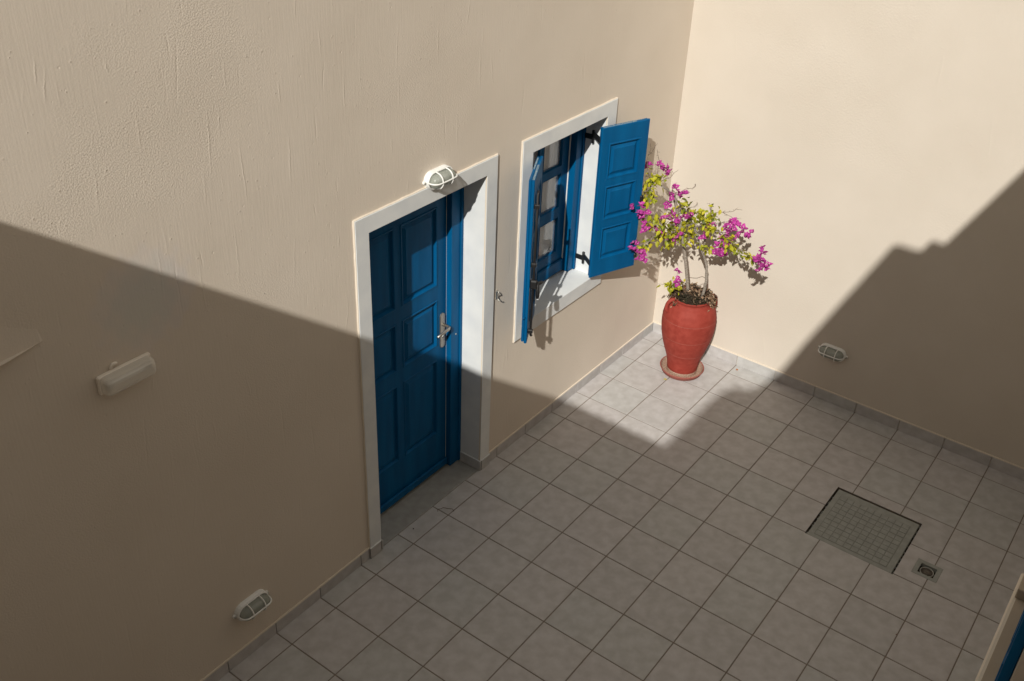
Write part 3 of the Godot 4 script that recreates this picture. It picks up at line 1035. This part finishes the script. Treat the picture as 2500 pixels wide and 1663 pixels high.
func rounded(hx: float, hy: float, z: float, r := 0.02) -> Array:
	r = minf(r, minf(hx, hy) * 0.9)
	var out: Array = []
	for q in [[1, -1, -PI / 2], [1, 1, 0.0], [-1, 1, PI / 2], [-1, -1, PI]]:
		for i in 5:
			var a: float = q[2] + PI / 2 * i / 4.0
			out.append(Vector3(q[0] * (hx - r) + cos(a) * r, q[1] * (hy - r) + sin(a) * r, z))
	return out


# ------------------------------------------------------------------ pot and bougainvillea

func pot_and_plant() -> void:
	var at := Vector3(-0.362, 0.0, 0.487)
	# saucer
	var s := thing("pot_saucer", "round red clay saucer with white lime stain under the tall pot", "saucer", at)
	var st := begin()
	lathe(st, [Vector2(0.0, 0.0005), Vector2(0.150, 0.0005), Vector2(0.158, 0.004), Vector2(0.172, 0.036), Vector2(0.176, 0.042), Vector2(0.172, 0.045), Vector2(0.167, 0.041)], 72)
	obj("dish", st, M.clay_pale, s)
	st = begin()
	lathe(st, [Vector2(0.167, 0.041), Vector2(0.156, 0.013), Vector2(0.145, 0.011), Vector2(0.0, 0.011)], 72)
	obj("lime_crust", st, M.lime, s)

	# pot
	var p := thing("plant_pot", "tall round-shouldered red clay jar holding the bougainvillea in the corner", "plant pot", at + Vector3(0, 0.0115, 0))
	st = begin()
	var prof := [Vector2(0.0000, 0.000), Vector2(0.1119, 0.000), Vector2(0.1175, 0.004), Vector2(0.1198, 0.030), Vector2(0.1271, 0.085), Vector2(0.1372, 0.130), Vector2(0.1513, 0.175), Vector2(0.1715, 0.235), Vector2(0.1872, 0.290), Vector2(0.1988, 0.345), Vector2(0.2065, 0.400), Vector2(0.2094, 0.450), Vector2(0.2075, 0.500), Vector2(0.1998, 0.545), Vector2(0.1862, 0.583), Vector2(0.1705, 0.612), Vector2(0.1539, 0.630), Vector2(0.1470, 0.642), Vector2(0.1450, 0.652), Vector2(0.1490, 0.664), Vector2(0.1540, 0.671), Vector2(0.1510, 0.678), Vector2(0.1400, 0.677), Vector2(0.1340, 0.668), Vector2(0.1320, 0.640), Vector2(0.1255, 0.600), Vector2(0.0000, 0.600)]
	var smooth: Array = []
	for i in prof.size() - 1:
		for k in 3:
			var a: Vector2 = prof[maxi(i - 1, 0)]
			var d: Vector2 = prof[mini(i + 2, prof.size() - 1)]
			smooth.append((prof[i] as Vector2).cubic_interpolate(prof[i + 1], a, d, k / 3.0) if i > 3 and i < 16 else (prof[i] as Vector2).lerp(prof[i + 1], k / 3.0))
	smooth.append(prof[-1])
	lathe(st, smooth, 96, 0.006)
	obj("body", st, M.clay, p)
	for y: float in [0.505, 0.355, 0.205]:
		var r := 0.2
		for i in smooth.size() - 1:
			var a: Vector2 = smooth[i]
			var c: Vector2 = smooth[i + 1]
			if i < 60 and a.y <= y and c.y > y: r = lerpf(a.x, c.x, (y - a.y) / (c.y - a.y))
		st = begin()
		lathe(st, [Vector2(r - 0.003, y - 0.0045), Vector2(r + 0.0014, y), Vector2(r - 0.003, y + 0.0045)], 96, 0.006)
		obj("band", st, M.clay_pale, p)
	st = begin()      # chalky ring round the foot
	lathe(st, [Vector2(0.1190, 0.001), Vector2(0.1206, 0.010), Vector2(0.1216, 0.022), Vector2(0.1206, 0.030)], 96, 0.006)
	obj("lime_ring", st, M.lime, p)
	for a in [deg_to_rad(143.0), deg_to_rad(323.0)]:
		var e := Vector3(cos(a), 0, -sin(a))
		st = begin()
		var pts := [e * 0.192 + Vector3(0, 0.560, 0), e * 0.206 + Vector3(0, 0.585, 0), e * 0.205 + Vector3(0, 0.620, 0), e * 0.190 + Vector3(0, 0.648, 0), e * 0.165 + Vector3(0, 0.662, 0), e * 0.146 + Vector3(0, 0.662, 0)]
		tube(st, curve(pts, 4), 0.015, 10)
		obj("handle", st, M.clay, p)

	# soil and dead leaves heaped in the mouth
	st = begin()
	st.set_color(Color(0.05, 0.036, 0.024))
	lathe_c(st, at, [Vector2(0.130, 0.640), Vector2(0.128, 0.672), Vector2(0.105, 0.690), Vector2(0.06, 0.703), Vector2(0.0, 0.708)])
	for i in 1100:
		var a := rng.randf() * TAU
		var r := 0.152 * sqrt(rng.randf())
		var spill := i % 4 == 0
		if spill:      # a fringe hanging over the front and right of the lip
			a = rng.randf_range(-0.55, 0.75) if rng.randf() < 0.75 else rng.randf_range(2.8, 4.2)
			r = rng.randf_range(0.132, 0.186)
		var d := Vector3(sin(a + 0.35), 0, cos(a + 0.35))
		var y := 0.712 - 0.9 * r * r + rng.randf_range(-0.004, 0.018) if not spill else 0.693 - maxf(0.0, r - 0.150) * rng.randf_range(0.5, 2.0) + rng.randf_range(-0.01, 0.02)
		var c := at + d * r + Vector3(0, y, 0)
		var g := rng.randf()
		var col := Color(0.075, 0.055, 0.04)
		if g < 0.30: col = Color(0.035, 0.026, 0.018)
		elif g < 0.55: col = Color(0.17, 0.105, 0.065)
		elif g < 0.80: col = Color(0.27, 0.18, 0.12)
		elif g < 0.90: col = Color(0.42, 0.31, 0.21)
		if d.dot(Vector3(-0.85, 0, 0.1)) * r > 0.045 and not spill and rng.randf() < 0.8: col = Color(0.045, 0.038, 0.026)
		st.set_color(col * rng.randf_range(0.7, 1.2))
		leaf(st, c, Basis.from_euler(Vector3(rng.randf_range(-1.0, 1.0), rng.randf() * TAU, rng.randf_range(-0.9, 0.9))), rng.randf_range(0.012, 0.030), 0.62, 0.5)
	tag(obj("potting_soil", st, M.litter), "dark soil heaped with dry brown leaves in the mouth of the red jar", "soil", "", "stuff")

	# stake
	st = begin()
	tube(st, curve([Vector3(-0.359, 0.690, 0.448), Vector3(-0.441, 1.060, 0.409), Vector3(-0.533, 1.404, 0.351), Vector3(-0.581, 1.576, 0.318)], 4), 0.0125, 10)
	tag(obj("plant_stake", st, M.stake), "weathered round wooden stake propping the bougainvillea in the jar", "stake")
	st = begin()
	tube(st, curve([Vector3(-0.333, 0.853, 0.556), Vector3(-0.342, 0.863, 0.532), Vector3(-0.376, 0.854, 0.505), Vector3(-0.396, 0.848, 0.445)], 4), 0.0022, 6)
	tag(obj("tie_wire", st, M.twig), "thin dark wire tying the bougainvillea trunk to its stake above the jar", "wire")

	var b := thing("bougainvillea", "leggy bougainvillea with yellow-green leaves and magenta flowers in the red jar", "plant", at + Vector3(0, 0.70, 0))
	var off := -b.position
	var trunk := [Vector3(-0.347, 0.690, 0.560), Vector3(-0.347, 0.766, 0.569), Vector3(-0.346, 0.846, 0.571), Vector3(-0.333, 0.951, 0.551), Vector3(-0.344, 1.025, 0.527), Vector3(-0.379, 1.120, 0.497), Vector3(-0.395, 1.213, 0.462), Vector3(-0.423, 1.300, 0.425), Vector3(-0.439, 1.354, 0.389), Vector3(-0.476, 1.426, 0.357), Vector3(-0.520, 1.488, 0.331), Vector3(-0.574, 1.550, 0.308), Vector3(-0.622, 1.605, 0.276), Vector3(-0.654, 1.637, 0.230), Vector3(-0.694, 1.683, 0.188), Vector3(-0.723, 1.740, 0.172)]
	limb(b, off, "trunk", trunk, 0.0130, 0.0042, M.bark)
	limb(b, off, "branch", [Vector3(-0.344, 1.025, 0.527), Vector3(-0.326, 1.060, 0.494), Vector3(-0.304, 1.112, 0.493), Vector3(-0.323, 1.198, 0.501), Vector3(-0.352, 1.302, 0.508), Vector3(-0.358, 1.351, 0.496)], 0.009, 0.005, M.bark)
	limb(b, off, "branch", [Vector3(-0.476, 1.426, 0.357), Vector3(-0.562, 1.410, 0.336), Vector3(-0.660, 1.380, 0.313), Vector3(-0.759, 1.437, 0.288), Vector3(-0.842, 1.462, 0.251), Vector3(-0.902, 1.507, 0.215)], 0.005, 0.002, M.bark)
	limb(b, off, "branch", [Vector3(-0.423, 1.300, 0.425), Vector3(-0.496, 1.284, 0.385), Vector3(-0.603, 1.259, 0.342), Vector3(-0.750, 1.289, 0.309), Vector3(-0.811, 1.264, 0.295), Vector3(-0.880, 1.250, 0.262), Vector3(-0.915, 1.225, 0.233)], 0.005, 0.002, M.bark)
	limb(b, off, "branch", [Vector3(-0.415, 1.266, 0.442), Vector3(-0.404, 1.300, 0.491), Vector3(-0.382, 1.294, 0.563), Vector3(-0.367, 1.279, 0.646), Vector3(-0.364, 1.326, 0.725), Vector3(-0.375, 1.341, 0.822)], 0.0055, 0.002, M.bark)
	limb(b, off, "branch", [Vector3(-0.367, 1.279, 0.646), Vector3(-0.403, 1.249, 0.736), Vector3(-0.450, 1.247, 0.825), Vector3(-0.527, 1.268, 0.923), Vector3(-0.586, 1.287, 1.011), Vector3(-0.607, 1.292, 1.062)], 0.003, 0.0016, M.twig)
	for tw in [[Vector3(-0.401, 1.315, 0.472), Vector3(-0.358, 1.351, 0.496), Vector3(-0.343, 1.386, 0.528), Vector3(-0.312, 1.408, 0.597), Vector3(-0.281, 1.426, 0.667), Vector3(-0.274, 1.447, 0.682), Vector3(-0.255, 1.446, 0.724)], [Vector3(-0.309, 1.409, 0.603), Vector3(-0.298, 1.395, 0.629), Vector3(-0.280, 1.379, 0.667)], [Vector3(-0.346, 1.385, 0.522), Vector3(-0.349, 1.435, 0.515), Vector3(-0.353, 1.466, 0.506)],
			[Vector3(-0.654, 1.637, 0.230), Vector3(-0.639, 1.670, 0.262), Vector3(-0.622, 1.693, 0.301), Vector3(-0.613, 1.727, 0.320), Vector3(-0.601, 1.759, 0.346)], [Vector3(-0.553, 1.527, 0.307), Vector3(-0.533, 1.563, 0.351), Vector3(-0.519, 1.596, 0.382), Vector3(-0.498, 1.610, 0.428), Vector3(-0.491, 1.630, 0.443), Vector3(-0.494, 1.647, 0.438)],
			[Vector3(-0.723, 1.740, 0.172), Vector3(-0.728, 1.807, 0.163), Vector3(-0.726, 1.862, 0.166), Vector3(-0.722, 1.904, 0.177), Vector3(-0.725, 1.943, 0.170)], [Vector3(-0.726, 1.855, 0.167), Vector3(-0.716, 1.892, 0.189), Vector3(-0.711, 1.934, 0.200)], [Vector3(-0.646, 1.660, 0.223), Vector3(-0.650, 1.729, 0.213), Vector3(-0.650, 1.798, 0.214), Vector3(-0.656, 1.844, 0.201), Vector3(-0.659, 1.883, 0.194)],
			[Vector3(-0.400, 0.700, 0.452), Vector3(-0.454, 0.808, 0.429), Vector3(-0.488, 0.860, 0.402), Vector3(-0.491, 0.906, 0.396)]]:
		limb(b, off, "twig", tw, 0.0026, 0.0011, M.twig, true)

	# flowers: a few variants of a small spray of three-bract flowers, each placed as a part
	var sprays: Array = []
	for k in 6: sprays.append(spray(3 + k % 4))
	var flowers := {
		"top": [Vector3(-0.650, 1.744, 0.136), Vector3(-0.635, 1.760, 0.207), Vector3(-0.680, 1.764, 0.244), Vector3(-0.645, 1.760, 0.268), Vector3(-0.589, 1.706, 0.273)],
		"upper": [Vector3(-0.600, 1.619, 0.332), Vector3(-0.592, 1.614, 0.361), Vector3(-0.556, 1.539, 0.363), Vector3(-0.636, 1.565, 0.326), Vector3(-0.531, 1.574, 0.407), Vector3(-0.570, 1.573, 0.388), Vector3(-0.644, 1.491, 0.318)],
		"left": [Vector3(-0.933, 1.532, 0.193), Vector3(-0.876, 1.544, 0.250), Vector3(-0.864, 1.492, 0.275), Vector3(-0.920, 1.508, 0.262), Vector3(-0.849, 1.464, 0.240), Vector3(-0.869, 1.414, 0.269), Vector3(-0.855, 1.367, 0.285), Vector3(-0.785, 1.341, 0.285), Vector3(-0.732, 1.318, 0.287)],
		"mid": [Vector3(-0.716, 1.425, 0.343), Vector3(-0.599, 1.390, 0.322), Vector3(-0.573, 1.365, 0.329), Vector3(-0.581, 1.347, 0.366), Vector3(-0.527, 1.335, 0.357), Vector3(-0.501, 1.346, 0.363), Vector3(-0.506, 1.386, 0.413), Vector3(-0.429, 1.342, 0.400), Vector3(-0.709, 1.312, 0.338), Vector3(-0.623, 1.221, 0.339), Vector3(-0.551, 1.199, 0.335), Vector3(-0.547, 1.181, 0.374), Vector3(-0.536, 1.237, 0.398)],
		"centre": [Vector3(-0.379, 1.250, 0.523), Vector3(-0.420, 1.218, 0.538), Vector3(-0.383, 1.233, 0.535), Vector3(-0.405, 1.338, 0.583), Vector3(-0.420, 1.338, 0.553)],
		"right": [Vector3(-0.330, 1.332, 0.671), Vector3(-0.387, 1.389, 0.712), Vector3(-0.369, 1.301, 0.666), Vector3(-0.372, 1.328, 0.678), Vector3(-0.382, 1.326, 0.727), Vector3(-0.346, 1.358, 0.740), Vector3(-0.421, 1.404, 0.830), Vector3(-0.414, 1.347, 0.819), Vector3(-0.365, 1.317, 0.829), Vector3(-0.473, 1.398, 0.902), Vector3(-0.341, 1.225, 0.671), Vector3(-0.347, 1.203, 0.686), Vector3(-0.321, 1.218, 0.618), Vector3(-0.365, 1.264, 0.758)],
		"low": [Vector3(-0.332, 1.176, 0.623), Vector3(-0.401, 1.179, 0.620), Vector3(-0.325, 1.098, 0.647), Vector3(-0.359, 1.114, 0.632), Vector3(-0.335, 1.094, 0.668)],
		"far": [Vector3(-0.589, 1.367, 1.053), Vector3(-0.591, 1.342, 1.072), Vector3(-0.613, 1.304, 1.048), Vector3(-0.614, 1.294, 1.071), Vector3(-0.586, 1.273, 1.083), Vector3(-0.607, 1.249, 1.062), Vector3(-0.577, 1.235, 1.079), Vector3(-0.612, 1.227, 1.075)],
		"drop": [Vector3(-0.930, 1.224, 0.235), Vector3(-0.884, 1.183, 0.223), Vector3(-0.870, 1.234, 0.228), Vector3(-0.880, 1.200, 0.287), Vector3(-0.870, 1.163, 0.297), Vector3(-0.868, 1.137, 0.280)],
		"base": [Vector3(-0.491, 0.910, 0.396), Vector3(-0.505, 0.851, 0.412), Vector3(-0.499, 0.866, 0.426)]}
	for key in flowers:
		for v: Vector3 in flowers[key]:
			var sc := rng.randf_range(0.78, 1.12)
			var bas := Basis.from_euler(Vector3(rng.randf_range(-0.9, 0.9), rng.randf() * TAU, rng.randf_range(-0.9, 0.9))).scaled(Vector3.ONE * sc)
			put("flower_spray", sprays[rng.randi() % sprays.size()], M.bract, b, Transform3D(bas, v + off))

	# leaves, in clumps along the branches: centre, how many, how far they spread
	var clumps := [[Vector3(-0.712, 1.689, 0.198), 13, 0.05], [Vector3(-0.715, 1.639, 0.191), 13, 0.045], [Vector3(-0.717, 1.589, 0.187), 10, 0.045], [Vector3(-0.709, 1.542, 0.204), 8, 0.035], [Vector3(-0.768, 1.521, 0.196), 6, 0.03], [Vector3(-0.688, 1.705, 0.256), 9, 0.035],
		[Vector3(-0.545, 1.414, 0.322), 9, 0.04], [Vector3(-0.525, 1.488, 0.394), 12, 0.04], [Vector3(-0.440, 1.389, 0.407), 14, 0.045], [Vector3(-0.478, 1.411, 0.499), 14, 0.05], [Vector3(-0.407, 1.439, 0.553), 13, 0.05], [Vector3(-0.420, 1.341, 0.530), 20, 0.055], [Vector3(-0.423, 1.299, 0.598), 16, 0.055],
		[Vector3(-0.767, 1.416, 0.325), 14, 0.055], [Vector3(-0.703, 1.361, 0.340), 16, 0.055], [Vector3(-0.550, 1.263, 0.327), 20, 0.06], [Vector3(-0.524, 1.233, 0.354), 18, 0.055], [Vector3(-0.449, 1.257, 0.378), 20, 0.06], [Vector3(-0.431, 1.305, 0.429), 16, 0.05], [Vector3(-0.689, 1.267, 0.314), 11, 0.05], [Vector3(-0.629, 1.211, 0.370), 9, 0.045], [Vector3(-0.439, 1.188, 0.405), 10, 0.045],
		[Vector3(-0.392, 1.156, 0.522), 6, 0.025], [Vector3(-0.385, 1.134, 0.574), 7, 0.03], [Vector3(-0.381, 1.247, 0.711), 12, 0.05], [Vector3(-0.389, 1.232, 0.746), 10, 0.045], [Vector3(-0.362, 1.200, 0.768), 8, 0.04], [Vector3(-0.331, 1.167, 0.795), 5, 0.025], [Vector3(-0.402, 1.194, 0.875), 5, 0.025], [Vector3(-0.487, 1.222, 0.961), 5, 0.025],
		[Vector3(-0.773, 1.235, 0.276), 6, 0.035], [Vector3(-0.879, 1.240, 0.278), 6, 0.03], [Vector3(-0.810, 1.450, 0.271), 7, 0.04], [Vector3(-0.827, 1.397, 0.287), 7, 0.035], [Vector3(-0.518, 0.815, 0.385), 14, 0.045], [Vector3(-0.501, 0.825, 0.421), 12, 0.04], [Vector3(-0.528, 0.803, 0.361), 9, 0.04]]
	for c in clumps:
		st = begin()
		for i in int(c[1] * 1.8):
			var d: Vector3 = Vector3(rng.randfn(), rng.randfn() * 0.9, rng.randfn()) * c[2] * 0.62
			var g := rng.randf()
			var col := Color(0.37, 0.36, 0.018)
			if g < 0.25: col = Color(0.26, 0.285, 0.018)
			elif g < 0.33: col = Color(0.12, 0.155, 0.022)
			elif g < 0.45: col = Color(0.46, 0.40, 0.03)
			st.set_color(col * rng.randf_range(0.8, 1.15))
			var bas := Basis(Vector3.UP, rng.randf() * TAU) * Basis(Vector3.RIGHT, rng.randf_range(0.1, 1.35)) * Basis(Vector3.BACK, rng.randf_range(-0.6, 0.6))
			leaf(st, c[0] + d + off, bas, rng.randf_range(0.028, 0.054), 0.64, 0.25)
		for i in 2:      # the thin stalks the leaves hang on
			st.set_color(Color(0.16, 0.12, 0.06))
			var e: Vector3 = Vector3(rng.randfn(), rng.randfn(), rng.randfn()) * c[2] * 0.6
			tube(st, [c[0] + off - e, c[0] + off + e * 0.2, c[0] + off + e], 0.0012, 4)
		var o := obj("foliage", st, M.leaf, b)
		o.set_meta("kind", "stuff")


func lathe_c(st: SurfaceTool, at: Vector3, profile: Array) -> void:
	st.set_smooth_group(0)
	for i in profile.size() - 1:
		for k in 24:
			var q: Array = []
			for w in [[i, k], [i, k + 1], [i + 1, k + 1], [i + 1, k]]:
				var p: Vector2 = profile[w[0]]
				var a: float = TAU * (w[1] % 24) / 24
				q.append(at + Vector3(cos(a) * p.x, p.y, -sin(a) * p.x))
			quad(st, q[0], q[1], q[2], q[3])
	st.set_smooth_group(-1)


func limb(b: Node3D, off: Vector3, called: String, pts: Array, r0: float, r1: float, m: Material, spurs := false) -> void:
	var c := curve(pts, 5)
	var radii: Array = []
	var line: Array = []
	for i in c.size():
		var t := float(i) / (c.size() - 1)
		line.append(c[i] + off + Vector3(rng.randfn(), rng.randfn(), rng.randfn()) * 0.0012)
		radii.append(lerpf(r0, r1, pow(t, 0.8)) * rng.randf_range(0.92, 1.08))
	var st := begin()
	tube(st, line, radii, 8)
	if spurs:      # short bare side shoots
		for i in range(3, line.size() - 1, 3):
			var d := Vector3(rng.randfn(), rng.randfn() + 0.4, rng.randfn()).normalized() * rng.randf_range(0.012, 0.035)
			tube(st, [line[i], line[i] + d * 0.5, line[i] + d + Vector3(0, 0.004, 0)], [0.0013, 0.0011, 0.0007], 5)
	obj(called, st, m, b)


# a pointed leaf, folded along its middle: six triangles
func leaf(st: SurfaceTool, at: Vector3, bas: Basis, length: float, wide: float, fold: float) -> void:
	var w := length * wide * 0.5
	var f := fold * w
	var p := [Vector3.ZERO, Vector3(w * 0.85, f, length * 0.28), Vector3(w * 0.8, f, length * 0.6), Vector3(0, -f * 0.5, length), Vector3(-w * 0.8, f, length * 0.6), Vector3(-w * 0.85, f, length * 0.28), Vector3(0, 0, length * 0.45)]
	for k in 6:
		tri(st, at + bas * p[6], at + bas * p[k], at + bas * p[(k + 1) % 6])


# a spray of bougainvillea flowers: three papery bracts round a tiny white tube, several together
func spray(count: int) -> Mesh:
	var st := begin()
	for i in count:
		var c := Vector3(rng.randf_range(-1, 1), rng.randf_range(-0.8, 0.8), rng.randf_range(-1, 1)) * 0.022
		var b := Basis.from_euler(Vector3(rng.randf_range(-0.8, 0.8), rng.randf() * TAU, rng.randf_range(-0.8, 0.8)))
		var tone := rng.randf_range(0.75, 1.15)
		for k in 3:
			st.set_color(Color(0.49, 0.065, 0.33) * tone)
			var q := b * Basis(Vector3.UP, TAU * k / 3.0 + rng.randf_range(-0.2, 0.2)) * Basis(Vector3.RIGHT, -rng.randf_range(0.35, 0.85))
			leaf(st, c, q, rng.randf_range(0.026, 0.038), 0.98, 0.3)
		st.set_color(Color(0.75, 0.70, 0.58))
		box(st, c + b * Vector3(0, 0.012, 0) - Vector3.ONE * 0.0022, c + b * Vector3(0, 0.012, 0) + Vector3.ONE * 0.0022)
	st.generate_normals()
	return st.commit()


# ------------------------------------------------------------------ litter on the floor

func small_things() -> void:
	for q in [[Vector3(-0.566, 0.004, 0.456), "small yellow fallen leaf on the floor tile left of the pot saucer", Color(0.50, 0.40, 0.04), 0.03, 0.5],
			[Vector3(-0.069, 0.004, 0.833), "small orange fallen leaf on the floor tile by the end wall", Color(0.45, 0.17, 0.05), 0.03, 2.2],
			[Vector3(-1.955, 0.003, 2.789), "tiny brown fallen leaf on a floor joint in the shaded foreground", Color(0.16, 0.06, 0.03), 0.011, 1.2]]:
		var st := begin()
		st.set_color(q[2])
		leaf(st, Vector3(0, 0, -q[3] / 2), Basis.IDENTITY, q[3], 0.7, 0.3)
		var o := obj("fallen_leaf", st, M.leaf)
		o.position = q[0]
		o.rotation.y = q[4]
		tag(o, q[1], "leaf")
	var st := begin()
	tube(st, curve([Vector3(-2.835, 0.0022, 0.060), Vector3(-2.818, 0.0022, 0.045), Vector3(-2.800, 0.0024, 0.060), Vector3(-2.785, 0.0022, 0.062), Vector3(-2.770, 0.0022, 0.095), Vector3(-2.757, 0.0022, 0.118), Vector3(-2.768, 0.0022, 0.138)], 4), 0.0016, 5)
	tag(obj("dry_stalk", st, M.twig), "thin dark bent stalk lying on the tiles in front of the door", "twig")
	st = begin()
	st.set_color(Color(0.02, 0.02, 0.02))
	box(st, Vector3(-3.056, 0.0004, 0.039), Vector3(-3.048, 0.006, 0.047), 0.002)
	tag(obj("pebble", st, M.dark), "tiny black pebble on the tiles just outside the threshold", "pebble")
